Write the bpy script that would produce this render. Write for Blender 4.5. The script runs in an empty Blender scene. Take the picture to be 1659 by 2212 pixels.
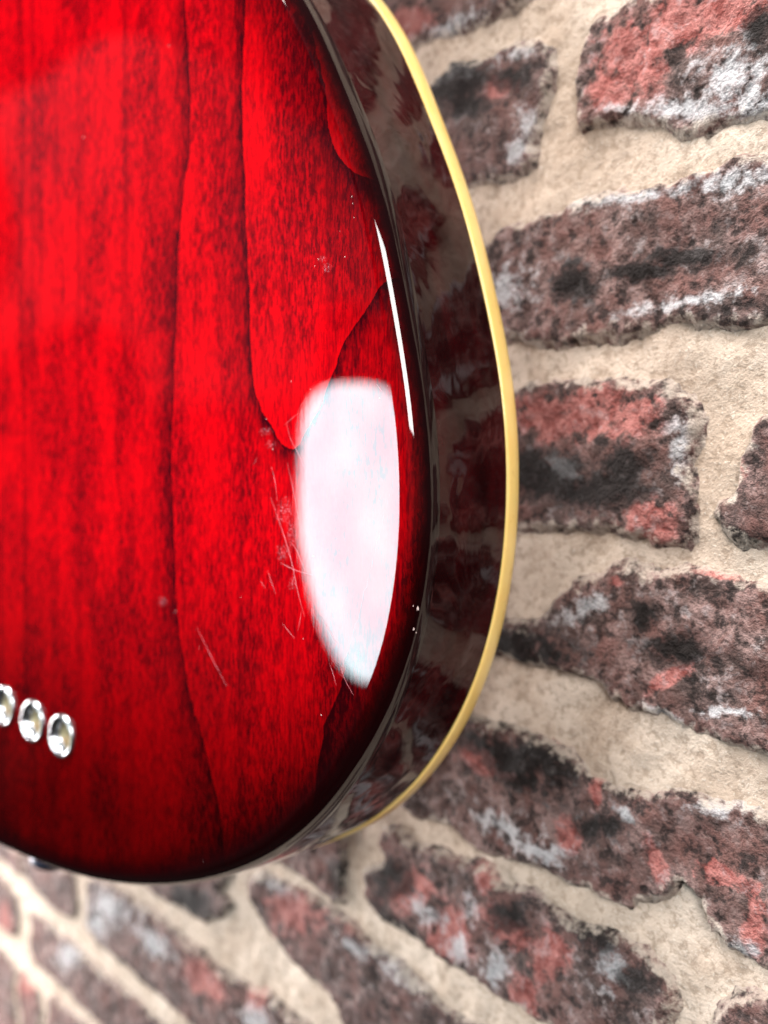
import bpy, math, random
import numpy as np
from mathutils import Vector, Matrix

# ------------------------------------------------------------------ camera, world, lamps
SC = bpy.context.scene
COL = SC.collection
F = 1800.0                       # focal length in the 1659x2212 units used for measuring
CAMZ = 1.20
cam_d = bpy.data.cameras.new('camera')
cam = bpy.data.objects.new('camera', cam_d); COL.objects.link(cam)
cam.location = (0, 0, CAMZ); cam.rotation_euler = (math.radians(90), 0, 0)
cam_d.sensor_fit = 'VERTICAL'; cam_d.sensor_height = 24.0; cam_d.lens = 24.0 * F / 2212.0
cam_d.clip_start = 0.01; cam_d.clip_end = 50
cam_d.dof.use_dof = True; cam_d.dof.focus_distance = 0.162; cam_d.dof.aperture_fstop = cam_d.lens / 3.5
SC.camera = cam
SC.view_settings.view_transform = 'Standard'; SC.view_settings.look = 'None'
SC.view_settings.gamma = 1; SC.view_settings.exposure = 0.0
try: SC.view_settings.use_curve_mapping = False
except Exception: pass
SC.cycles.max_bounces = 8

world = bpy.data.worlds.new('World'); SC.world = world; world.use_nodes = True
wn = world.node_tree; wn.nodes.clear()

class NT:
    """small node-building helper"""
    def __init__(s, tree): s.t = tree
    def n(s, typ, **kw):
        nd = s.t.nodes.new(typ)
        for k, v in kw.items(): setattr(nd, k, v)
        return nd
    def link(s, a, b): s.t.links.new(a, b)
    def _in(s, sock, v):
        if isinstance(v, bpy.types.NodeSocket): s.link(v, sock)
        elif isinstance(v, (tuple, list)) and sock.type == 'RGBA' and len(v) == 3: sock.default_value = (*v, 1)
        else: sock.default_value = v
    def m(s, op, a, b=None, c=None, clamp=False):
        nd = s.n('ShaderNodeMath', operation=op, use_clamp=clamp)
        s._in(nd.inputs[0], a)
        if b is not None: s._in(nd.inputs[1], b)
        if c is not None: s._in(nd.inputs[2], c)
        return nd.outputs[0]
    def mix(s, f, a, b, mode='MIX'):
        nd = s.n('ShaderNodeMix', data_type='RGBA', blend_type=mode)
        s._in(nd.inputs['Factor'], f); s._in(nd.inputs[6], a); s._in(nd.inputs[7], b)
        return nd.outputs[2]
    def ramp(s, v, lo, hi, smooth=True):
        nd = s.n('ShaderNodeMapRange', interpolation_type='SMOOTHSTEP' if smooth else 'LINEAR')
        nd.clamp = True
        s._in(nd.inputs['Value'], v)
        for nm, x in (('From Min', lo), ('From Max', hi), ('To Min', 0.0), ('To Max', 1.0)): s._in(nd.inputs[nm], x)
        return nd.outputs['Result']
    def noise(s, vec, scale, detail=4, rough=.55, dist=0.0, w=None):
        nd = s.n('ShaderNodeTexNoise')
        s._in(nd.inputs['Vector'], vec); nd.inputs['Scale'].default_value = scale
        nd.inputs['Detail'].default_value = detail; nd.inputs['Roughness'].default_value = rough
        nd.inputs['Distortion'].default_value = dist
        return nd.outputs['Fac']
    def mapping(s, vec, scale=(1, 1, 1), loc=(0, 0, 0), rot=(0, 0, 0)):
        nd = s.n('ShaderNodeMapping'); s._in(nd.inputs['Vector'], vec)
        nd.inputs['Scale'].default_value = scale; nd.inputs['Location'].default_value = loc
        nd.inputs['Rotation'].default_value = rot
        return nd.outputs['Vector']
    def attr(s, name):
        nd = s.n('ShaderNodeAttribute', attribute_name=name); return nd.outputs['Fac']

# world: a dim room, lighter above and paler to the left, darker towards the floor
w = NT(wn)
tc = w.n('ShaderNodeTexCoord'); sep = w.n('ShaderNodeSeparateXYZ'); w.link(tc.outputs['Generated'], sep.inputs[0])
up = w.ramp(sep.outputs['Z'], -0.30, 0.05)
wnz = w.noise(tc.outputs['Generated'], 2.2, 3)
wcol = w.mix(up, (0.05, 0.042, 0.036), (0.34, 0.33, 0.34))
wleft = w.m('MULTIPLY', w.ramp(sep.outputs['Z'], .10, .16), w.ramp(w.noise(tc.outputs['Generated'], 3.1, 1), .49, .52))
wcol = w.mix(w.ramp(sep.outputs['X'], -.35, -.8), wcol, w.mix(wleft, (0.035, 0.028, 0.030), (0.62, 0.46, 0.58)))
wcol = w.mix(w.m('MULTIPLY', w.ramp(wnz, .42, .56), .5), wcol, (0.16, 0.14, 0.135))
bg = w.n('ShaderNodeBackground'); w.link(wcol, bg.inputs['Color']); bg.inputs['Strength'].default_value = 0.32
wo = w.n('ShaderNodeOutputWorld'); w.link(bg.outputs[0], wo.inputs[0])

def lamp(name, loc, target, sx, sy, power, color=(1, 1, 1), nodes=None):
    l = bpy.data.lights.new(name, 'AREA'); l.shape = 'RECTANGLE'; l.size = sx; l.size_y = sy
    l.energy = power; l.color = color
    o = bpy.data.objects.new(name, l); COL.objects.link(o); o.location = loc
    d = (Vector(target) - Vector(loc)).normalized()
    o.rotation_euler = d.to_track_quat('-Z', 'Y').to_euler()
    if nodes:
        l.use_nodes = True; nodes(NT(l.node_tree))
    return o

UPS = 1.0; LEAN = -0.34
# the tall narrow window on the left whose reflection lies on the lacquer
def window_nodes(q):
    t = q.t; t.nodes.clear()
    g = q.n('ShaderNodeNewGeometry'); s = q.n('ShaderNodeSeparateXYZ'); q.link(g.outputs['Parametric'], s.inputs[0])
    x = q.m('MULTIPLY_ADD', s.outputs['X'], 2.0, -1.0); y = q.m('MULTIPLY_ADD', s.outputs['Y'], 2.0, -1.0)
    # rounded opening that narrows towards its foot
    yy = q.m('ABSOLUTE', y)
    et = q.m('ADD', q.m('POWER', q.m('ABSOLUTE', x), 3.0), q.m('POWER', yy, 6.0))
    xb = q.m('ABSOLUTE', q.m('ADD', x, q.m('MULTIPLY', yy, LEAN)))
    eb = q.m('ADD', q.m('POWER', xb, 2.3), q.m('POWER', yy, 2.1))
    low = q.m('LESS_THAN', q.m('MULTIPLY', y, UPS), 0.0)
    e = q.m('ADD', q.m('MULTIPLY', eb, low), q.m('MULTIPLY', et, q.m('SUBTRACT', 1.0, low)))
    mask = q.ramp(e, 1.02, .97)
    nz = q.noise(g.outputs['Parametric'], 3.0, 3)
    colr = q.mix(q.ramp(nz, .35, .68), (0.80, 0.80, 0.86), (1.0, 1.0, 1.0))
    em = q.n('ShaderNodeEmission'); q.link(colr, em.inputs['Color']); q.link(mask, em.inputs['Strength'])
    out = q.n('ShaderNodeOutputLight'); q.link(em.outputs[0], out.inputs[0])

TH = math.radians(52); CB = 0.130           # back plane: N.P = CB
N = Vector((math.cos(TH), math.sin(TH), 0)); H = Vector((math.sin(TH), -math.cos(TH), 0))
Pc = Vector((-0.0061, 0.1697, CAMZ - 0.0041)); Rc = Vector((-0.9780, -0.2070, -0.0244)); DW = 1.2
wl = Pc + Rc * DW
lamp('window_light', wl, Pc, 0.178, 0.492, 7.0, (0.74, 0.96, 1.0), window_nodes)
lamp('rear_window_light', (0.02, -1.15, CAMZ + 0.66), (0.0, 0.15, CAMZ + .05), 0.48, 0.66, 29, (1.0, 0.99, 0.97))
lamp('overhead_fill', (-0.72, 0.08, CAMZ + 1.55), (0.05, 0.3, CAMZ), 0.8, 0.8, 90, (1.0, 0.97, 0.94))  # added soft fill from above for the wall and binding
lamp('left_wall_fill', (-0.95, 0.88, CAMZ - 0.15), (-0.10, 0.38, CAMZ - 0.12), 0.45, 0.7, 44, (1.0, 0.98, 0.96))  # added lamp, brightens the lower-left wall without showing in the lacquer

# ------------------------------------------------------------------ helpers
def unproj(px, py, th, c):
    """measured picture point -> (s, z) metres on the upright plane N.P=c, relative to the camera foot point"""
    a = (np.asarray(px, float) - 829.5) / F; b = (1106 - np.asarray(py, float)) / F
    n = (math.cos(th), math.sin(th)); h = (math.sin(th), -math.cos(th))
    Z = c / (n[0] * a + n[1]); X = a * Z
    return X * h[0] + Z * h[1], b * Z

def hash2(ix, iy, seed):
    v = (ix.astype(np.int64) * 374761393 + iy.astype(np.int64) * 668265263 + seed * 974634777) & 0xffffffff
    v = ((v ^ (v >> 13)) * 1274126177) & 0xffffffff
    return ((v ^ (v >> 16)) & 0xffff) / 65535.0
def vnoise(x, y, seed=0):
    ix = np.floor(x); iy = np.floor(y); fx = x - ix; fy = y - iy
    ux = fx * fx * (3 - 2 * fx); uy = fy * fy * (3 - 2 * fy)
    a = hash2(ix, iy, seed); b = hash2(ix + 1, iy, seed); c = hash2(ix, iy + 1, seed); d = hash2(ix + 1, iy + 1, seed)
    return (a * (1 - ux) + b * ux) * (1 - uy) + (c * (1 - ux) + d * ux) * uy
def fbm(x, y, seed=0, octv=5, gain=.55):
    r = 0; amp = 1; tot = 0; f = 1
    for k in range(octv):
        r = r + amp * (vnoise(x * f + 17.3 * k, y * f - 9.1 * k, seed + k) - .5) * 2; tot += amp; amp *= gain; f *= 2.03
    return r / tot
def sstep(x, a, b):
    t = np.clip((x - a) / (b - a), 0, 1); return t * t * (3 - 2 * t)

def mesh_obj(name, verts, faces, mat, parent=None, smooth=True, attrs=None, loc=None):
    me = bpy.data.meshes.new(name)
    verts = np.asarray(verts, np.float32)
    if isinstance(faces, np.ndarray):
        nf, k = faces.shape
        me.vertices.add(len(verts)); me.vertices.foreach_set('co', verts.ravel())
        me.loops.add(nf * k); me.loops.foreach_set('vertex_index', faces.astype(np.int32).ravel())
        me.polygons.add(nf); me.polygons.foreach_set('loop_start', np.arange(0, nf * k, k, dtype=np.int32))
        try: me.polygons.foreach_set('loop_total', np.full(nf, k, dtype=np.int32))
        except Exception: pass
        me.update(calc_edges=True)
    else:
        me.from_pydata([tuple(v) for v in verts], [], faces)
    if smooth: me.polygons.foreach_set('use_smooth', np.ones(len(me.polygons), bool))
    for k, v in (attrs or {}).items():
        at = me.attributes.new(k, 'FLOAT', 'POINT'); at.data.foreach_set('value', np.asarray(v, np.float32).ravel())
    me.validate(); me.materials.append(mat)
    o = bpy.data.objects.new(name, me); COL.objects.link(o)
    if parent: o.parent = parent
    if loc is not None: o.location = loc
    return o

def grid_faces(nr, nc, wrap=False):
    i, j = np.meshgrid(np.arange(nr - 1), np.arange(nc if wrap else nc - 1), indexing='ij')
    j2 = (j + 1) % nc
    return np.stack([i * nc + j, i * nc + j2, (i + 1) * nc + j2, (i + 1) * nc + j], -1).reshape(-1, 4)

def lathe(prof, seg=48, squash=None):
    """profile of (radius, y) round the local Y axis"""
    a = np.linspace(0, 2 * np.pi, seg, endpoint=False)
    p = np.asarray(prof, float)
    v = np.stack([np.outer(p[:, 0], np.cos(a)), np.repeat(p[:, 1][:, None], seg, 1), np.outer(p[:, 0], np.sin(a))], -1).reshape(-1, 3)
    return v, grid_faces(len(p), seg, True)

def mat_new(name):
    m = bpy.data.materials.new(name); m.use_nodes = True
    q = NT(m.node_tree); b = m.node_tree.nodes['Principled BSDF']
    return m, q, b
def seti(b, **kw):
    for k, v in kw.items():
        b.inputs[k.replace('_', ' ')].default_value = (*v, 1) if isinstance(v, (tuple, list)) and len(v) == 3 else v

# ------------------------------------------------------------------ brick wall
THW = math.radians(42.2); CW = 0.168
wall = bpy.data.objects.new('brick_wall', None); COL.objects.link(wall)
wall['label'] = 'old weathered brick wall with sandy mortar joints behind the guitar'
wall['category'] = 'wall'
NW = Vector((math.cos(THW), math.sin(THW), 0))
wall.location = NW * CW + Vector((0, 0, CAMZ)); wall.rotation_euler = (0, 0, math.atan2(-math.cos(THW), math.sin(THW)))
# local x runs right along the wall, local y into it, local z up

def W(pts):
    p = np.asarray(pts, float); s, z = unproj(p[:, 0], p[:, 1], THW, CW); return np.stack([s, z], 1)
def c1(pts): return [(810 + x * .5117, y * .5117) for x, y in pts]
def c2(pts): return [(972 + x * .414, 648 + y * .414) for x, y in pts]
def c3(pts): return [(810 + x * .5117, 1404 + y * .5117) for x, y in pts]
def c4(pts): return [(x * .5208, 1728 + y * .5208) for x, y in pts]

BR = [
 c1([(-100,-150),(720,-150),(690,-10),(600,45),(480,105),(300,150),(150,215),(-50,300),(-140,300)]),
 c1([(200,390),(330,300),(480,250),(600,185),(710,190),(745,240),(740,320),(700,480),(680,600),(692,700),(620,745),(400,790),(300,800),(50,850),(0,450)]),
 c1([(930,110),(1000,70),(1120,20),(1280,-40),(1400,-150),(1900,-300),(2500,-500),(2500,300),(1900,460),(1659,500),(1500,530),(1300,555),(1180,530),(1050,510),(950,530),(885,545),(870,420),(880,300),(890,190)]),
 c1([(300,1100),(460,1040),(560,970),(700,930),(800,900),(900,860),(1050,810),(1250,790),(1400,740),(1550,680),(1700,650),(2000,600),(2450,500),(2450,1300),(2000,1330),(1659,1350),(1500,1370),(1300,1370),(1150,1400),(1000,1430),(770,1440),(700,1450),(560,1440),(300,1460),(220,1300)]),
 c2([(50,520),(340,490),(420,450),(600,430),(800,410),(1000,425),(1150,440),(1190,490),(1290,550),(1310,620),(1300,800),(1270,900),(1285,1000),(1285,1200),(1250,1270),(1100,1270),(950,1230),(800,1200),(650,1190),(450,1180),(350,1190),(100,1150)]),
 c2([(2600,470),(1800,570),(1659,600),(1610,650),(1600,720),(1560,830),(1520,950),(1500,1010),(1430,1060),(1405,1130),(1450,1190),(1520,1260),(1600,1280),(1800,1330),(2600,1500)]),
 [(1040,1340),(1130,1345),(1190,1330),(1245,1265),(1290,1248),(1335,1232),(1372,1226),(1430,1244),(1480,1228),(1530,1228),(1572,1250),(1660,1272),(1800,1310),(2050,1370),(2050,1760),(1800,1670),(1660,1622),(1580,1598),(1500,1570),(1450,1542),(1373,1527),(1325,1506),(1300,1470),(1260,1450),(1200,1448),(1130,1425),(1060,1400),(1030,1380)],
 c3([(200,240),(400,270),(500,300),(600,340),(700,360),(780,400),(850,450),(920,545),(1000,590),(1080,600),(1250,590),(1300,580),(1500,640),(1659,690),(1900,760),(2400,950),(2400,1650),(1900,1430),(1700,1345),(1600,1290),(1500,1220),(1430,1140),(1380,1050),(1310,1000),(1200,1040),(1080,1080),(950,1040),(850,980),(750,920),(600,890),(450,820),(330,740),(200,700),(130,640),(100,560)]),
 c3([(40,740),(100,740),(130,790),(200,830),(330,860),(420,880),(510,910),(540,980),(600,1000),(700,1020),(760,1100),(830,1130),(900,1150),(960,1165),(1050,1210),(1130,1280),(1200,1340),(1240,1400),(1260,1480),(1240,1560),(1200,1650),(1150,1760),(950,1700),(780,1590),(650,1520),(500,1440),(350,1330),(220,1230),(80,1150),(0,1110),(-40,1040),(-40,940),(0,915),(60,890),(30,820)]),
 c3([(1450,1560),(1480,1500),(1540,1450),(1620,1460),(1700,1480),(1900,1560),(2300,1750),(2300,2100),(1400,1850),(1420,1640)]),
 c4([(1030,320),(1080,305),(1150,335),(1280,380),(1420,450),(1560,600),(1659,690),(1780,790),(1950,900),(2150,1040),(2150,1300),(1600,1150),(1450,950),(1410,850),(1330,760),(1240,680),(1170,600),(1100,520),(1050,420)]),
 c4([(1100,230),(1250,150),(1440,80),(1443,430),(1400,410),(1330,360),(1250,310)]),
 c4([(560,300),(960,290),(930,380),(965,430),(935,470),(900,500),(860,500),(800,470),(720,430),(650,390)]),
 c4([(370,320),(480,350),(560,415),(640,465),(730,535),(830,615),(900,675),(980,735),(1080,790),(1170,850),(1250,910),(1400,1060),(1400,1180),(1100,1130),(900,1000),(800,920),(720,850),(640,780),(560,710),(480,640),(410,580),(370,510),(372,430)]),
 c4([(135,465),(180,480),(240,530),(310,590),(380,660),(450,730),(540,790),(620,860),(680,929),(800,1060),(800,1200),(600,1080),(400,900),(330,830),(260,760),(190,700),(147,650),(138,560)]),
 c4([(105,190),(180,225),(250,260),(310,300),(325,420),(318,480),(270,470),(220,430),(160,370),(115,310)]),
 c4([(-260,60),(-40,250),(10,310),(40,340),(80,400),(92,480),(80,575),(30,550),(-20,500),(-120,400),(-260,300)]),
 c4([(-260,380),(-100,510),(0,600),(60,660),(75,720),(60,780),(80,929),(110,1040),(-50,1000),(-260,760)]),
 c4([(90,690),(120,730),(165,790),(182,860),(172,929),(190,1000),(130,1040),(100,930),(85,800)]),
 c4([(215,800),(300,870),(400,950),(520,1060),(520,1200),(330,1120),(225,1000),(208,900)]),
 c4([(-160,60),(0,150),(60,190),(92,225),(100,300),(60,295),(20,250),(-60,190)]),
 [(700,-130),(1230,-290),(1230,-620),(700,-420)],
 [(1330,-200),(2200,-440),(2200,-900),(1330,-600)],
 [(150,2330),(420,2480),(640,2620),(640,2900),(300,2700),(150,2560)],
 [(720,2420),(1000,2520),(1350,2640),(1350,2980),(900,2800),(720,2640)],
]
# colour patches of the brick faces, measured centre, radii, tilt (degrees): red, white, and dark that also paints the guitar's shadow
RED = [(1370,130,80,100,0),(1480,60,100,60,-20),(1560,30,120,50,-20),(1320,200,40,50,0),(1085,200,45,28,-20),(1300,890,150,62,5),(1180,900,60,60,0),(1420,1130,62,58,0),
       (1590,1015,26,40,0),(1297,1700,16,60,5),(1428,1858,20,58,-15),(1240,1800,22,40,-20),(1050,1640,60,25,30),(900,1925,52,60,35),(980,2010,60,80,35),(1060,1900,24,50,-15),(1120,2020,70,26,40),
       (1190,2060,50,60,30),(1140,2150,36,60,0),(1230,1500,20,10,0),(1455,1465,60,18,-30),(1340,1255,18,14,0),(1560,1240,60,10,12),(850,1760,26,16,0),(640,1960,70,60,40),(450,2110,70,36,45),(560,2130,30,60,0),(1640,1990,30,80,0),
       (890,60,70,40,-15),(1200,1580,60,20,40),(20,1990,18,50,0),(70,2110,24,50,0),(1560,1880,60,30,20),(800,1990,50,40,40)]
WHT = [(1480,240,120,26,-5),(1590,170,90,60,-20),(1360,245,50,14,0),(1640,240,60,60,0),(1120,120,60,20,-20),(1150,280,20,40,0),(1125,330,26,30,0),(960,165,90,26,-15),(1380,430,180,14,-8),(1580,400,110,26,-8),(1480,660,180,14,-8),
       (1100,625,60,40,0),(1480,960,22,60,0),(1220,1010,40,18,30),(1100,1780,70,26,25),(1180,1830,60,24,25),(1368,1752,22,16,20),(1560,1740,70,18,15),(1280,1310,60,26,-30),(1440,1540,60,12,20),(1580,1535,70,10,0),
       (930,1965,50,22,40),(1030,1960,16,40,0),(1080,2090,26,50,10),(1330,2090,30,50,0),(1000,2040,30,30,0),(780,2040,40,16,35),(600,1905,50,16,30),(860,2080,70,20,40),(250,1960,60,36,35),(340,2030,70,22,45),(220,1990,26,34,0),(160,2060,26,36,45),
       (560,2200,40,30,0),(1620,1740,60,20,0),(1600,2050,50,30,0),(1250,440,60,12,-10),(990,60,80,20,-20)]
DRK = [(1000,180,60,60,-30),(1110,180,50,26,-20),(1030,230,50,30,0),(1250,620,40,40,0),(1400,590,60,20,0),(1150,1020,120,50,10),(1300,1060,120,40,0),(1360,1000,70,36,0),(1100,1640,120,40,30),(1060,1540,120,22,30),(1180,1640,80,40,30),
       (1130,1400,120,50,10),(1400,1330,26,40,0),(1300,1780,60,30,0),(860,1900,50,40,30),(1110,1980,36,40,0),(1300,2000,60,40,30),(1380,2110,60,30,0),(900,2020,160,18,38),(1650,70,30,40,0),(1600,1180,60,40,0),(1460,1400,80,30,10),
       (1490,560,80,20,0),(420,1950,50,30,30),(760,1880,30,40,30),(300,2110,60,16,45),(980,140,100,40,-20)]
def blob_field(P, blobs):
    """P in wall plane -> strongest patch value"""
    out = np.full(len(P), -1.0)
    for (x, y, rx, ry, a) in blobs:
        ca, sa = math.cos(math.radians(a)), math.sin(math.radians(a))
        q = W([(x, y), (x + rx * ca, y + rx * sa), (x - ry * sa, y + ry * ca)])
        M = np.stack([q[1] - q[0], q[2] - q[0]], 1)
        d = (P - q[0]) @ np.linalg.inv(M).T
        out = np.maximum(out, 1.0 - np.hypot(d[:, 0], d[:, 1]))
    return out
def sdf(P, poly):
    """positive inside"""
    A = poly; B = np.roll(poly, -1, 0); best = np.full(len(P), 1e9); ins = np.zeros(len(P), bool)
    for a, b in zip(A, B):
        ab = b - a; t = np.clip(((P - a) @ ab) / (ab @ ab + 1e-18), 0, 1)
        best = np.minimum(best, np.hypot(*(P - a - t[:, None] * ab).T))
        cond = (a[1] > P[:, 1]) != (b[1] > P[:, 1])
        with np.errstate(divide='ignore', invalid='ignore'):
            xi = (b[0] - a[0]) * (P[:, 1] - a[1]) / (b[1] - a[1]) + a[0]
        ins ^= cond & (P[:, 0] < xi)
    return np.where(ins, best, -best)

def brick_material():
    m, q, b = mat_new('weathered_brick')
    tcn = q.n('ShaderNodeTexCoord'); tcn.object = mortar_obj[0]
    v = tcn.outputs['Object']
    n1 = q.noise(v, 95, 6, .6); n2 = q.noise(v, 330, 5, .65); n3 = q.noise(v, 1100, 3, .6); n4 = q.noise(q.mapping(v, (1, 1, 1), (3.1, 0, 1.7)), 160, 6, .68, .4)
    n5 = q.noise(q.mapping(v, (1, 1, 1), (.4, .2, .9)), 340, 5, .66)
    base = q.mix(q.ramp(n1, .35, .65), (0.170, 0.083, 0.072), (0.095, 0.064, 0.058))
    base = q.mix(q.m('MULTIPLY', q.ramp(n4, .47, .62), .8), base, (0.28, 0.180, 0.165))
    base = q.mix(q.m('MULTIPLY', q.ramp(q.m('ADD', n2, q.m('MULTIPLY', n5, .6)), .82, .64), .85), base, (0.020, 0.016, 0.015))
    drk = q.m('ADD', q.m('ADD', q.attr('dark'), q.m('MULTIPLY_ADD', n4, 2.8, -1.4)), q.m('MULTIPLY_ADD', n5, 2.6, -1.3))
    base = q.mix(q.m('MULTIPLY', q.ramp(drk, -.45, .45), .92), base, (0.013, 0.010, 0.010))
    rd = q.m('ADD', q.attr('red'), q.m('MULTIPLY_ADD', n4, 3.0, -1.5)); rd = q.m('ADD', rd, q.m('MULTIPLY_ADD', n5, 2.4, -1.2))
    rcol = q.mix(q.ramp(n2, .36, .64), (0.25, 0.065, 0.055), (0.46, 0.175, 0.155))
    base = q.mix(q.m('MULTIPLY', q.ramp(rd, -.10, .45), .92), base, rcol)
    wh = q.m('ADD', q.attr('white'), q.m('MULTIPLY_ADD', n4, 2.2, -1.15)); wh = q.m('ADD', wh, q.m('MULTIPLY_ADD', n5, 5.0, -2.6))
    base = q.mix(q.m('MULTIPLY', q.ramp(wh, -.45, .95), .80), base, q.mix(n3, (0.36, 0.36, 0.38), (0.74, 0.73, 0.74)))
    sp = q.m('MULTIPLY', q.ramp(n5, .52, .64), q.ramp(n1, .35, .60))
    base = q.mix(q.m('MULTIPLY', sp, .38), base, (0.46, 0.40, 0.40))
    base = q.mix(q.m('MULTIPLY', q.ramp(n5, .41, .33), .5), base, (0.020, 0.015, 0.015))
    base = q.mix(q.m('MULTIPLY', q.ramp(drk, -.15, .50), .80), base, (0.014, 0.011, 0.010))  # dark patches again, painting in more of the shade beside the guitar
    oi = q.n('ShaderNodeObjectInfo')
    base = q.mix(q.m('MULTIPLY', oi.outputs['Random'], .55), base, q.mix(.5, base, (0.055, 0.045, 0.045)))
    # mortar smeared over the arris
    ed = q.m('ADD', q.attr('rim'), q.m('MULTIPLY_ADD', n5, 3.0, -1.6))
    base = q.mix(q.m('MULTIPLY', q.ramp(ed, .45, 1.1), .8), base, (0.44, 0.365, 0.305))
    q.link(base, b.inputs['Base Color']); seti(b, Roughness=.86); b.inputs['Specular IOR Level'].default_value = .12
    bump = q.n('ShaderNodeBump'); bump.inputs['Strength'].default_value = 1.0; bump.inputs['Distance'].default_value = .0016
    q.link(q.m('ADD', n2, q.m('MULTIPLY', n3, .5)), bump.inputs['Height']); q.link(bump.outputs[0], b.inputs['Normal'])
    return m
def mortar_material():
    m, q, b = mat_new('sandy_mortar')
    tcn = q.n('ShaderNodeTexCoord'); v = tcn.outputs['Object']
    n1 = q.noise(v, 60, 5, .6); n2 = q.noise(v, 420, 5, .7); n3 = q.noise(v, 1500, 3, .6)
    c = q.mix(q.ramp(n1, .32, .68), (0.44, 0.335, 0.260), (0.62, 0.510, 0.425))
    c = q.mix(q.m('MULTIPLY', q.ramp(n2, .52, .38), .6), c, (0.25, 0.180, 0.130))
    c = q.mix(q.m('MULTIPLY', q.ramp(q.noise(v, 30, 4, .6), .50, .66), .55), c, (0.30, 0.215, 0.155))
    c = q.mix(q.m('MULTIPLY', q.ramp(n3, .58, .72), .5), c, (0.70, 0.64, 0.57))
    q.link(c, b.inputs['Base Color']); seti(b, Roughness=.92); b.inputs['Specular IOR Level'].default_value = .15
    bump = q.n('ShaderNodeBump'); bump.inputs['Strength'].default_value = .8; bump.inputs['Distance'].default_value = .0007
    q.link(q.m('ADD', n2, q.m('MULTIPLY', n3, .5)), bump.inputs['Height']); q.link(bump.outputs[0], b.inputs['Normal'])
    return m

polys = [W(p) for p in BR]
# one more upright run of bricks beyond the right edge of the picture
rj = random.Random(11)
for row in range(17):
    v0 = -.50 + row * .047; a0 = -.018 + (.03 if row % 2 else 0)
    q0, q1 = a0, a0 + .10
    polys.append(np.array([(q0 + rj.uniform(-.002, .002), v0 - .104 * q0), ((q0 + q1) / 2, v0 - .104 * (q0 + q1) / 2 + rj.uniform(-.002, .002)), (q1, v0 - .104 * q1), (q1, v0 + .035 - .104 * q1), ((q0 + q1) / 2, v0 + .035 - .104 * (q0 + q1) / 2 + rj.uniform(-.002, .002)), (q0 + rj.uniform(-.002, .002), v0 + .035 - .104 * q0)]))
# mortar bed: one undulating sheet with thickness behind it
s0, s1, z0, z1, st = -0.62, -0.005, -0.52, 0.30, 0.0016
xs = np.arange(s0, s1, st); zs = np.arange(z0, z1, st)
Z_, X_ = np.meshgrid(zs, xs, indexing='ij'); PX, PZ = X_.ravel(), Z_.ravel()
hm = 0.0011 * fbm(PX * 45, PZ * 45, 3, 4) + 0.0007 * fbm(PX * 260, PZ * 260, 9, 3)
mv = np.stack([PX, -hm, PZ], 1); mf = grid_faces(len(zs), len(xs))
mortar_obj = [None]
mortar = mesh_obj('mortar', mv, mf, mortar_material(), wall)
mortar_obj[0] = mortar
bm_ = brick_material()
for k, poly in enumerate(polys):
    lo, hi = poly.min(0) - .003, poly.max(0) + .003
    lo = np.maximum(lo, [s0, z0]); hi = np.minimum(hi, [s1, z1])
    near = poly[:, 0].mean() > -0.12
    g = .00075 if near else .0013
    if k >= 21: g = .002
    gx = np.arange(lo[0], hi[0], g); gz = np.arange(lo[1], hi[1], g)
    GZ, GX = np.meshgrid(gz, gx, indexing='ij'); P = np.stack([GX.ravel(), GZ.ravel()], 1)
    d = sdf(P, poly) + .0026 * fbm(P[:, 0] * 90, P[:, 1] * 90, 20 + k, 5, .6) + .0008 * fbm(P[:, 0] * 500, P[:, 1] * 500, 50 + k, 2)
    tilt = random.uniform(-1, 1) * .004 * (P[:, 0] - P[:, 0].mean()) / .05
    rel = .0018 * fbm(P[:, 0] * 70, P[:, 1] * 70, 80 + k, 5, .6) + .0007 * fbm(P[:, 0] * 300, P[:, 1] * 300, 99 + k, 3)
    d = d + .0006
    hgt = (.0022 + rel) * sstep(d, -.0004, .0016) - .0016 * (1 - sstep(d, -.0016, -.0003))
    nr, nc = len(gz), len(gx)
    if nr < 3 or nc < 3: continue
    fc = grid_faces(nr, nc); keep = (d > -.0016)
    fk = fc[keep[fc].any(1)]
    used = np.unique(fk); remap = np.full(len(P), -1); remap[used] = np.arange(len(used))
    cx, cz = poly[:, 0].mean(), poly[:, 1].mean()
    V = np.stack([P[:, 0] - cx, -hgt, P[:, 1] - cz], 1)[used]
    at = {'red': blob_field(P[used], RED), 'white': blob_field(P[used], WHT), 'dark': blob_field(P[used], DRK),
          'rim': 1 - sstep(d[used], 0, .0050)}
    o = mesh_obj('brick', V, remap[fk], bm_, wall, attrs=at, loc=(cx, 0, cz))

# ------------------------------------------------------------------ guitar
guitar = bpy.data.objects.new('electric_guitar', None); COL.objects.link(guitar)
guitar['label'] = 'glossy cherry red electric guitar body seen from the back with cream edge binding'
guitar['category'] = 'guitar'
guitar.location = N * CB + Vector((0, 0, CAMZ)); guitar.rotation_euler = (0, 0, math.atan2(-math.cos(TH), math.sin(TH)))
T = 0.0360; RO = 0.0049; RD = 0.0062

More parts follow.
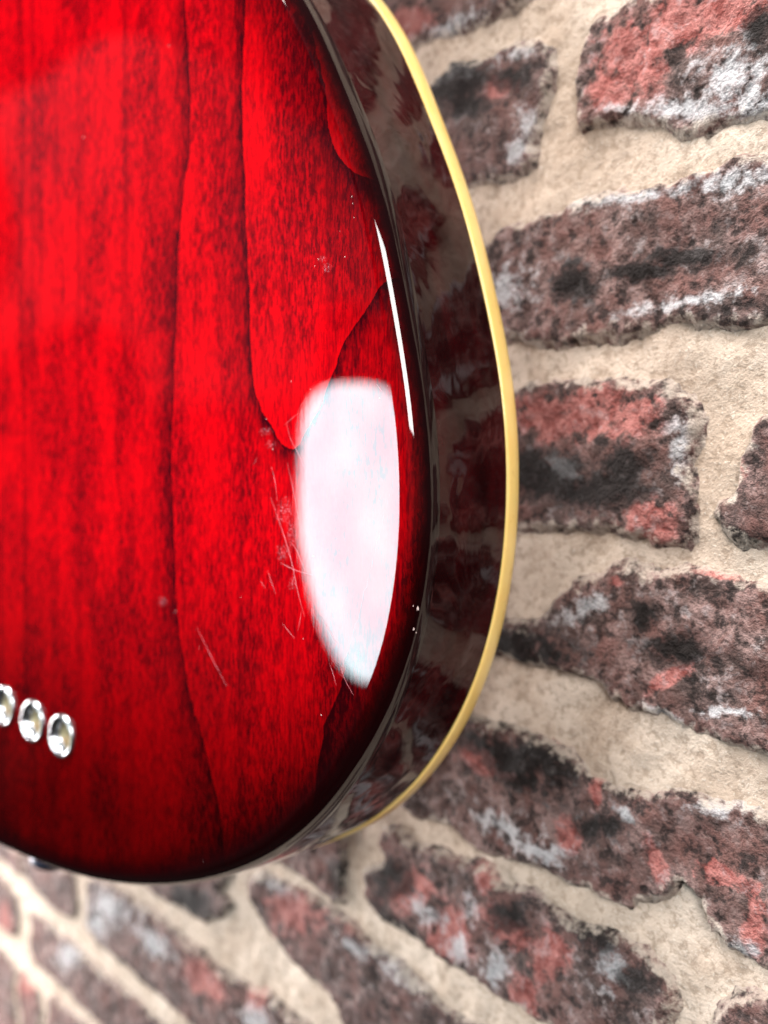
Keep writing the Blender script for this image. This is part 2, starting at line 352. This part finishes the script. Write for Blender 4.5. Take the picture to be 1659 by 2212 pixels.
def G(pts, dep=0.0):
    p = np.asarray(pts, float); s, z = unproj(p[:, 0], p[:, 1], TH, CB + dep); return np.stack([s, z], 1)
side_px = [(690,0),(770,187),(844,352),(883,508),(918,699),(934,780),(957,921),(966,1078),(962,1195),(934,1374),(906,1462),(867,1562),(789,1687),(711,1784)]
bot_px = [(594,1862),(500,1896),(400,1913),(300,1912),(200,1893),(100,1858),(0,1808)]
front_px = [(840,0),(906,141),(957,266),(1004,391),(1047,547),(1074,655),(1098,746),(1112,843),(1117,960),(1117,1058),(1112,1156),(1102,1253),(1092,1310),(1072,1394),(1043,1484),(1014,1546),(985,1605),(953,1648),(906,1702),(836,1761)]
CX = -0.258                                      # centre line of the body
right = np.r_[G(side_px, .0075), G(bot_px, .006)]
# waist and upper bout above the frame, then mirrored to the far side
top = np.array([(-.1600, .330), (-.1480, .300), (-.1400, .262), (-.1420, .222), (-.1480, .190), (-.1450, .160), (-.1370, .136)])
top[:, 0] -= .006
bottom = np.array([(CX, right[-1, 1] * 1.004)])
half = np.r_[top, right[:-1], bottom]
def catmull(P, n, closed=False):
    P = np.asarray(P); d = np.r_[0, np.cumsum(np.sqrt(np.hypot(*np.diff(P, axis=0).T)))]
    out = []
    Pp = np.vstack([2 * P[0] - P[1], P, 2 * P[-1] - P[-2]]); dd = np.r_[-d[1], d, 2 * d[-1] - d[-2]]
    for i in range(1, len(Pp) - 2):
        t0, t1, t2, t3 = dd[i - 1], dd[i], dd[i + 1], dd[i + 2]
        for t in np.linspace(t1, t2, n, endpoint=False):
            A1 = (t1 - t) / (t1 - t0) * Pp[i - 1] + (t - t0) / (t1 - t0) * Pp[i]
            A2 = (t2 - t) / (t2 - t1) * Pp[i] + (t - t1) / (t2 - t1) * Pp[i + 1]
            A3 = (t3 - t) / (t3 - t2) * Pp[i + 1] + (t - t2) / (t3 - t2) * Pp[i + 2]
            B1 = (t2 - t) / (t2 - t0) * A1 + (t - t0) / (t2 - t0) * A2
            B2 = (t3 - t) / (t3 - t1) * A2 + (t - t1) / (t3 - t1) * A3
            out.append((t2 - t) / (t2 - t1) * B1 + (t - t1) / (t2 - t1) * B2)
    out.append(P[-1]); return np.array(out)
def resamp(P, n):
    d = np.r_[0, np.cumsum(np.hypot(*np.diff(P, axis=0).T))]; t = np.linspace(0, d[-1], n)
    return np.stack([np.interp(t, d, P[:, 0]), np.interp(t, d, P[:, 1])], 1)
def smooth(P, it):
    P = P.copy()
    for _ in range(it): P[1:-1] = .25 * P[:-2] + .5 * P[1:-1] + .25 * P[2:]
    return P
hc = smooth(resamp(catmull(half, 24), 700), 500)
topc = np.array([(CX, .352), (CX + .03, .350), (CX + .06, .345)])
hc = smooth(resamp(np.r_[resamp(catmull(np.r_[topc, hc[:1]], 20), 120), hc], 800), 20)
left = hc[::-1].copy(); left[:, 0] = 2 * CX - left[:, 0]
ring = np.r_[hc[:-1], left[:-1]]                 # clockwise from the top centre, closed
NRG = len(ring)
tan = np.roll(ring, -1, 0) - np.roll(ring, 1, 0); tan /= np.hypot(*tan.T)[:, None]
nout = np.stack([-tan[:, 1], tan[:, 0]], 1)      # outward for a clockwise ring: left of travel
if (nout[200] @ (ring[200] - ring.mean(0))) < 0: nout = -nout
# how far the front edge stands off the back edge, read from the binding
fr = resamp(catmull(G(front_px, T - .0005), 16), 900)
dl = np.full(NRG, np.nan)
for i in range(NRG):
    if i >= len(hc): break
    rel = fr - ring[i]; al = rel @ nout[i]; ac = np.abs(rel @ tan[i])
    j = np.argmin(ac + 3 * (np.abs(al) > .03))
    if ac[j] < .0006 and abs(al[j]) < .012 and -.072 < ring[i, 1] < .135: dl[i] = al[j]
ok = np.where(~np.isnan(dl))[0]
print('front offset mm', np.round(dl[ok][::25] * 1000, 1))
idx = np.arange(NRG); dlt = np.interp(idx, np.r_[ok[0] - 60, ok, ok[-1] + 120], np.r_[.001, dl[ok], .0])
for _ in range(500): dlt = .25 * np.roll(dlt, 1) + .5 * dlt + .25 * np.roll(dlt, -1)

def contour(inset, depth, k=0.0):
    p = ring - nout * inset + nout * (dlt * k)[:, None]
    return np.stack([p[:, 0], np.full(NRG, depth), p[:, 1]], 1)

# --- wood figure lines (measured on the back)
LINES = {
 'vein_a': ([(532,-300),(530,0),(527,100),(522,190),(524,300),(530,400),(531,470),(538,600),(541,700),(545,790),(556,865),(572,900),(590,925),(606,952),(625,972),(645,962),(664,925),(690,880),(705,840),(722,800),(730,770),(745,735),(760,715),(785,675),(805,650),(818,625),(838,603),(856,580),(875,568),(930,510)], 1),
 'vein_b': ([(400,-300),(400,0),(408,150),(408,330),(395,420),(385,560),(382,700),(375,860),(372,1000),(378,1180),(385,1330),(400,1440),(415,1520),(440,1600),(458,1680),(474,1740),(480,1790),(484,1870),(484,2000)], 1),
 'vein_c': ([(640,-300),(655,0),(690,150),(705,220),(712,290),(735,345),(752,362),(775,380),(800,382),(820,392),(860,400)], 1),
 'vein_d': ([(38,-300),(40,0),(45,200),(44,400),(42,640),(48,900),(50,1100),(52,1500)], 0),
 'vein_e': ([(736,1478),(730,1500),(712,1540),(700,1560),(696,1600),(688,1640),(681,1700),(672,1750),(667,1800),(668,1830),(674,1860)], -1),
 'vein_f': ([(265,-200),(268,300),(262,600),(258,800),(250,1000),(262,1100)], 0),
}
def line_dist(P, pts, side):
    L = resamp(smooth(resamp(catmull(G(pts), 8), 160), 1), 120); best = np.full(len(P), 1e9); sg = np.ones(len(P)); tt = np.zeros(len(P))
    for i in range(len(L) - 1):
        a, b = L[i], L[i + 1]; ab = b - a; t = np.clip(((P - a) @ ab) / (ab @ ab), 0, 1)
        r = P - a - t[:, None] * ab; dd = np.hypot(r[:, 0], r[:, 1]); c = ab[0] * r[:, 1] - ab[1] * r[:, 0]
        up_ = dd < best; best = np.where(up_, dd, best); sg = np.where(up_, np.sign(c), sg); tt = np.where(up_, i + t, tt)
    return best * sg * 1000.0                     # millimetres
SCUFF = [(615,1105,26,40,10),(630,1150,14,40,0),(612,1195,20,28,0),(632,1260,12,20,0),(575,930,20,12,0),(585,960,16,12,0),(350,1300,14,14,0),(678,545,0,0,0),(705,580,16,14,0),(695,560,14,10,0)]

def back_rows():
    """rows of contours from the side over the roundover into the flat, then converging on the centre line"""
    rows = []; inset = []
    for k in range(0, 15):
        a = math.radians(90) * (1 - k / 14)       # 90 deg at the side
        rows.append(contour(RO * (1 - math.sin(a)), RD * (1 - math.cos(a)))); inset.append(RO * (1 - math.sin(a)))
    base = rows[-1].copy()
    spine = np.stack([np.full(NRG, CX), np.zeros(NRG), np.clip(base[:, 2], -.088, .330)], 1)
    M = 150
    for k in range(1, M + 1):
        t = k / M; t = t * (0.55 + .45 * t)
        rows.append(base * (1 - t) + spine * t); inset.append(None)
    return np.stack(rows, 0), len(inset)
rows, nrow = back_rows()
V = rows.reshape(-1, 3)
P2 = V[:, [0, 2]]
inset_m = np.empty((nrow, NRG))
for r in range(nrow):
    inset_m[r] = ((ring - rows[r][:, [0, 2]]) * nout).sum(1) if r < 15 else np.hypot(*(ring - rows[r][:, [0, 2]]).T)
attrs = {'inset': inset_m.ravel() * 1000}
for nm, (pts, side) in LINES.items():
    attrs[nm] = line_dist(P2, pts, side)
sc = np.full(len(P2), -1.0)
for (x, y, rx, ry, a) in SCUFF:
    if rx == 0: continue
    q_ = G([(x, y), (x + rx, y), (x, y + ry)]); Mx = np.stack([q_[1] - q_[0], q_[2] - q_[0]], 1)
    d_ = (P2 - q_[0]) @ np.linalg.inv(Mx).T; sc = np.maximum(sc, 1 - np.hypot(d_[:, 0], d_[:, 1]))
attrs['scuff'] = sc
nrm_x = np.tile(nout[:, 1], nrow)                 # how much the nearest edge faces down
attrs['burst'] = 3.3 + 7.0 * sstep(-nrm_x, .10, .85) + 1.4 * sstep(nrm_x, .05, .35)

def lacquer(q, b, col, rough=.03, ior=1.5):
    q.link(col, b.inputs['Base Color'])
    seti(b, Roughness=.45, Coat_Weight=1.0, Coat_Roughness=rough, Coat_IOR=ior)
    b.inputs['Specular IOR Level'].default_value = 0.0

def wood_material():
    m, q, b = mat_new('cherry_red_lacquered_wood')
    tcn = q.n('ShaderNodeTexCoord'); v = tcn.outputs['Object']
    wob = q.noise(q.mapping(v, (1, 1, .45)), 170, 5, .66)
    blot = q.noise(q.mapping(v, (1, 1, .30)), 75, 5, .62)
    blot2 = q.noise(q.mapping(v, (1, 1, .42), (.7, 0, .3)), 520, 5, .72)
    fleck = q.noise(q.mapping(v, (1, 1, .22)), 1500, 3, .65)
    pore = q.noise(q.mapping(v, (1, 1, .07)), 2600, 2, .6)
    strk = q.noise(q.mapping(v, (1, 1, .012)), 170, 4, .55)
    red = (0.62, 0.0007, 0.0040); deep = (0.11, 0.0004, 0.002)
    c = q.mix(q.ramp(blot, .33, .62), (0.42, 0.0008, 0.0045), red)
    c = q.mix(q.m('MULTIPLY', q.ramp(strk, .50, .34), .55), c, (0.19, 0.0006, 0.004))
    # dark mottling, in clouds
    cl = q.ramp(blot, .60, .38); den = q.m('MULTIPLY_ADD', cl, .55, .32)
    c = q.mix(q.m('MULTIPLY', q.m('MULTIPLY', q.ramp(blot2, .53, .44), den), .66), c, deep)
    c = q.mix(q.m('MULTIPLY', q.m('MULTIPLY', q.ramp(fleck, .52, .43), den), 1.0), c, (0.070, 0.001, 0.003))
    c = q.mix(q.m('MULTIPLY', q.ramp(pore, .48, .36), .65), c, (0.14, 0.001, 0.004))
    c = q.mix(q.m('MULTIPLY', q.ramp(pore, .57, .70), .25), c, (0.78, 0.004, 0.005))
    wj = q.m('MULTIPLY_ADD', wob, 2.6, -1.3)
    def vein(name, sgn, wdark, k, core=.35):
        nonlocal c
        d = q.m('ADD', q.m('MULTIPLY', q.attr(name), sgn), wj)
        wdark = wdark * 2.3
        fade = q.m('POWER', 2.718, q.m('MULTIPLY', q.m('MAXIMUM', d, 0.0), -1.0 / wdark))
        on = q.ramp(d, -.12, .12)
        grain = q.ramp(q.m('ADD', blot2, q.m('MULTIPLY', fleck, .6)), .98, .62)
        f = q.m('MULTIPLY', q.m('MULTIPLY', fade, on), q.m('MULTIPLY_ADD', grain, .60, .80))
        c = q.mix(q.m('MULTIPLY', f, k, None, True), c, (0.040, 0.0008, 0.003))
        # bright lip just inside the line
        lip = q.m('MULTIPLY', q.ramp(d, -1.3, -.15), q.ramp(d, .1, -.1))
        c = q.mix(q.m('MULTIPLY', lip, core), c, (0.62, 0.0015, 0.003))
    vein('vein_a', VS['vein_a'], 1.7, 1.0)
    vein('vein_b', VS['vein_b'], 2.3, .85, .15)
    vein('vein_c', VS['vein_c'], 2.6, .95)
    vein('vein_d', VS['vein_d'], .8, .7, .0)
    vein('vein_e', VS['vein_e'], 3.2, 1.0, .2)
    vein('vein_f', VS['vein_f'], .7, .45, .0)
    # dark shaded finish sprayed round the edge, wider at the foot of the body
    ins = q.attr('inset'); bw = q.attr('burst')
    edge = q.m('ADD', ins, q.m('MULTIPLY_ADD', blot2, 1.4, -.7))
    f2 = q.m('MULTIPLY', q.ramp(ins, 26.0, 3.0), .8)
    c = q.mix(f2, c, (0.34, 0.30, 0.40), 'MULTIPLY')
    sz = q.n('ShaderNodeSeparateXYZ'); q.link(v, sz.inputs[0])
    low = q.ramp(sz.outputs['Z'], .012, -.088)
    c = q.mix(low, c, (0.13, 0.11, 0.11), 'MULTIPLY')  # lower back darkened in the colour: burst finish plus dimmer light there
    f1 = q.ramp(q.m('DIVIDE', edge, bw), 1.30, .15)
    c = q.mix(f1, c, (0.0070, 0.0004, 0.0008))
    # scuffed haze
    sf = q.m('ADD', q.attr('scuff'), q.m('MULTIPLY_ADD', blot2, 1.6, -.9))
    sk = q.m('MULTIPLY', q.ramp(sf, .0, .6), q.ramp(q.noise(v, 2300, 4, .7), .50, .66))
    c = q.mix(q.m('MULTIPLY', sk, .45), c, (0.62, 0.42, 0.50))
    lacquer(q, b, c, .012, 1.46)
    bump = q.n('ShaderNodeBump'); bump.inputs['Strength'].default_value = .014; bump.inputs['Distance'].default_value = .0001
    rip = q.noise(q.mapping(v, (1, 1, .10)), 1500, 2, .5)
    q.link(rip, bump.inputs['Height']); q.link(bump.outputs[0], b.inputs['Coat Normal'])
    return m

def fill_loop(nr, start): return [start + i for i in range(NRG)]
# sign convention of each vein: +1 where the stored distance is positive on the dark side
VS = {'vein_a': -1.0, 'vein_b': -1.0, 'vein_c': -1.0, 'vein_d': 1.0, 'vein_e': 1.0, 'vein_f': 1.0}
wood = wood_material()
FER = [tuple(G([(x, y)])[0]) for x, y in [(10, 1524), (72, 1557), (135, 1589)]]
bf = grid_faces(nrow, NRG, True); hole = np.zeros(len(V), bool)
for fx, fz in FER: hole |= np.hypot(V[:, 0] - fx, V[:, 2] - fz) < .0048
bf = bf[~hole[bf].any(1)]                         # drilled for the ferrules
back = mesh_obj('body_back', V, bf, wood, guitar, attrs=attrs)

def side_material():
    m, q, b = mat_new('dark_lacquered_side')
    tcn = q.n('ShaderNodeTexCoord'); v = tcn.outputs['Object']
    n = q.noise(q.mapping(v, (1, 1, .2)), 120, 4)
    c = q.mix(q.ramp(n, .35, .65), (0.012, 0.0008, 0.0012), (0.034, 0.0018, 0.0026))
    lacquer(q, b, c, .035, 1.34)
    bump = q.n('ShaderNodeBump'); bump.inputs['Strength'].default_value = .8; bump.inputs['Distance'].default_value = .0011
    q.link(q.noise(v, 62, 2, .45, .6), bump.inputs['Height']); q.link(bump.outputs[0], b.inputs['Coat Normal'])
    return m
BD = .0054
srows = []
for k in range(25):
    t = k / 24; dep = RD + (T - BD - RD) * t
    srows.append(contour(-.00035 * math.sin(math.pi * t), dep, (dep - RD) / (T - RD)))
SV = np.stack(srows, 0).reshape(-1, 3)
mesh_obj('body_side', SV, grid_faces(25, NRG, True), side_material(), guitar)

def binding_material():
    m, q, b = mat_new('aged_cream_binding')
    tcn = q.n('ShaderNodeTexCoord'); n = q.noise(tcn.outputs['Object'], 90, 4)
    c = q.mix(q.ramp(n, .3, .7), (0.97, 0.64, 0.190), (0.97, 0.69, 0.235))
    vv = q.noise(tcn.outputs['Object'], 420, 5, .7)
    c = q.mix(q.m('MULTIPLY', q.ramp(vv, .56, .72), .35), c, (0.66, 0.36, 0.10))
    q.link(c, b.inputs['Base Color']); seti(b, Roughness=.32, Subsurface_Weight=.15, Subsurface_Scale=.002)
    b.inputs['Subsurface Radius'].default_value = (1, .7, .3)
    seti(b, Coat_Weight=.6, Coat_Roughness=.08)
    return m
brow = []
for ins, dep in [(.0012, T - BD + .0001), (-.0001, T - BD + .00005), (-.00035, T - BD + .0003), (-.00045, T - BD + .0009), (-.0005, T - BD * .5), (-.0004, T - .0010), (-.0001, T - .0003), (.0006, T), (.0040, T + .0001)]:
    brow.append(contour(ins, dep, min(1, (dep - RD) / (T - RD))))
mesh_obj('binding', np.stack(brow, 0).reshape(-1, 3), grid_faces(len(brow), NRG, True), binding_material(), guitar)
# carved front: closes the body behind the binding
trow = []
tb = contour(.0030, T, 1)
tsp = np.stack([np.full(NRG, CX), np.zeros(NRG), np.clip(tb[:, 2], -.085, .32)], 1)
for k in range(13):
    t = k / 12; p = tb * (1 - t) + tsp * t; p[:, 1] = T + .010 * sstep(np.array(t), .05, .6); trow.append(p)
mt, qt, bt = mat_new('cherry_red_front'); tn = qt.n('ShaderNodeTexCoord')
lacquer(qt, bt, qt.mix(qt.noise(qt.mapping(tn.outputs['Object'], (1, 1, .1)), 200), (0.12, .002, .004), (0.42, .004, .006)), .03)
mesh_obj('body_front', np.stack(trow, 0).reshape(-1, 3), grid_faces(13, NRG, True), mt, guitar)

# --- metal parts
def metal(name, col, rough):
    m, q, b = mat_new(name); tcn = q.n('ShaderNodeTexCoord'); n = q.noise(tcn.outputs['Object'], 700, 3)
    q.link(q.mix(n, tuple(x * .82 for x in col), col), b.inputs['Base Color'])
    seti(b, Metallic=1.0); q.link(q.m('MULTIPLY_ADD', n, .15, rough), b.inputs['Roughness']); return m
nickel = metal('polished_nickel', (0.62, 0.63, 0.65), .16)
brass = metal('warm_brass', (0.62, 0.45, 0.25), .30)
steel = metal('dark_chrome', (0.045, 0.05, 0.075), .42)
FR = .0069
fp = [(.0, .0040), (.0030, .0040), (.0036, .0036), (.0046, .0012), (.0052, .0002), (.0058, -.0007), (.0063, -.0010), (.0068, -.0009), (.0071, -.0004), (.0072, .0004)]
for gx_, gz_ in FER:
    v_, f_ = lathe(fp, 64)
    fe = mesh_obj('string_ferrule', v_, f_, nickel, guitar, loc=(gx_, 0, gz_))
    fe.scale = (.86, .86, .86)
    v_, f_ = lathe([(.0, .0020), (.0030, .0020), (.0038, .0019), (.0043, .0016)], 40)
    mesh_obj('bore', v_, f_, brass, fe)
    # ball end of the string sitting in the cup
    a = np.linspace(0, np.pi, 14); v_, f_ = lathe([(max(1e-5, .0014 * math.sin(x)), -.0014 * math.cos(x) + .0010) for x in a], 28)
    be = mesh_obj('string_ball_end', v_, f_, nickel, fe, loc=(-.0022, 0, -.0026))
# strap button under the body on the centre line
v_, f_ = lathe([(.0001, -.0145), (.0030, -.0144), (.0060, -.0136), (.0080, -.0120), (.0082, -.0106), (.0062, -.0094), (.0040, -.0084), (.0034, -.0060), (.0034, -.0030), (.0052, -.0014), (.0062, .0006), (.0062, .004)], 48)
v_ = v_[:, [0, 2, 1]]                              # axis along local Z, head downwards
mesh_obj('strap_button', v_, f_, steel, guitar, loc=(CX + .006, .0190, ring[:, 1].min() + .0042))

# --- scratches, chips and dust on the lacquer
ms, qs, bs = mat_new('scratched_lacquer'); ts = qs.n('ShaderNodeTexCoord')
qs.link(qs.mix(qs.noise(ts.outputs['Object'], 900), (0.45, 0.04, 0.06), (0.70, 0.28, 0.32)), bs.inputs['Base Color']); seti(bs, Roughness=.4)
mp, qp, bp = mat_new('bare_chip'); tp = qp.n('ShaderNodeTexCoord')
qp.link(qp.mix(qp.noise(tp.outputs['Object'], 1500), (0.45, 0.25, 0.22), (0.85, 0.70, 0.66)), bp.inputs['Base Color']); seti(bp, Roughness=.35)
def c7(pts): return [(540 + x * .3174, 810 + y * .3174) for x, y in pts]
SCR = [c7([(230,345),(280,300),(335,255)]), c7([(145,620),(170,720),(185,860)]), c7([(250,330),(275,430),(330,540),(372,640)]), c7([(255,600),(290,760),(330,980)]),
       c7([(140,830),(200,1000),(250,1150),(290,1300),(320,1450),(372,1650)]), c7([(270,1130),(310,1180),(345,1260),(375,1340)]), c7([(205,1275),(300,1325),(425,1362)]),
       c7([(120,1330),(150,1420),(175,1490)]), c7([(352,1600),(340,1670),(325,1745)]), c7([(220,1690),(260,1740),(305,1795)]), c7([(600,1950),(650,2080),(705,2180)]), c7([(540,1960),(565,2030),(585,2110)]),
       c7([(50,560),(25,612)]), c7([(70,1400),(105,1450)]), [(425,1355),(440,1385),(462,1430),(490,1482)], c7([(480,1650),(520,1700),(590,1830)]), c7([(860,60),(900,115)]), c7([(420,1230),(440,1235)])]
for k, pts in enumerate(SCR):
    L = resamp(catmull(G(pts), 8), 24); t_ = np.gradient(L, axis=0); t_ /= np.hypot(*t_.T)[:, None] + 1e-12
    nn = np.stack([-t_[:, 1], t_[:, 0]], 1); wd = (.000040 if k not in (6, 4, 5) else .00006) * np.sin(np.linspace(.15, math.pi - .15, 24))[:, None]
    up_ = np.stack([(L + nn * wd)[:, 0], np.full(24, -.000012), (L + nn * wd)[:, 1]], 1)
    md = np.stack([L[:, 0], np.full(24, -.00004), L[:, 1]], 1)
    dn = np.stack([(L - nn * wd)[:, 0], np.full(24, -.000012), (L - nn * wd)[:, 1]], 1)
    mesh_obj('scratch', np.stack([up_, md, dn], 0).reshape(-1, 3), grid_faces(3, 24), ms, guitar)
def flake(cx, cz, y, r, rnd):
    n = 9; ang = np.linspace(0, 2 * np.pi, n, endpoint=False) + rnd.uniform(0, 1)
    rr = np.array([r * rnd.uniform(.55, 1.2) for _ in range(n)]); el = rnd.uniform(.5, 1.0)
    v = [(cx + a_ * math.cos(t) * el, y, cz + a_ * math.sin(t)) for a_, t in zip(rr, ang)] + [(cx, y - r * .35, cz)]
    return v, [(i, (i + 1) % n, n) for i in range(n)]
rnd = random.Random(4)
DUST = [(566,940),(585,960),(575,905),(530,925),(880,-1)] + [tuple(p) for p in c7([(85,415),(155,505),(348,173),(411,98),(1020,88),(935,75),(895,200),(280,45)])] + \
       [(718,268),(762,440),(768,455),(765,470),(752,520),(735,500),(700,435),(688,560),(704,585),(681,575),(818,520),(820,860),(800,870),(745,555),(728,470),(760,425),(770,420),(365,100),(372,205),(181,296),(105,95),(380,1320),(438,1670),(440,1860),(360,1270),(430,1400),(330,880),(520,1290),(600,1420),(655,1380),(700,1555),(694,1545),(560,1680)]
dv, df = [], []
for (x, y) in DUST[::2]:
    if y < 0: continue
    g_ = G([(x, y)])[0]; v_, f_ = flake(g_[0], g_[1], -.00001, rnd.uniform(.00008, .00019), rnd); o_ = len(dv); dv += v_; df += [tuple(i + o_ for i in f) for f in f_]
du = mesh_obj('dust', dv, df, mp, guitar, smooth=False); du['kind'] = 'stuff'
def surf_pt(px, py, tilt):
    """point on the roundover reached by tilting the normal by 'tilt' degrees at this picture height"""
    dep = .0
    for _ in range(30):
        g0 = G([(px, py)], dep)[0]; i = np.argmin(np.hypot(*(ring - g0).T)); ins = float((ring[i] - g0) @ nout[i])
        u = max(0., min(1., 1 - ins / RO)); dep = .6 * dep + .4 * (RD * (1 - math.sqrt(1 - u * u)) if ins < RO else 0)
    return g0, dep
for (px, py, r) in [(902, 1314, .00055), (893, 1309, .00025), (893, 1359, .00035), (899, 1366, .00022)]:
    g0, dep = surf_pt(px, py, 0); v_, f_ = flake(0, 0, 0, r, rnd)
    mesh_obj('chip', v_, f_, mp, guitar, smooth=True, loc=(g0[0], dep - .00005, g0[1]))
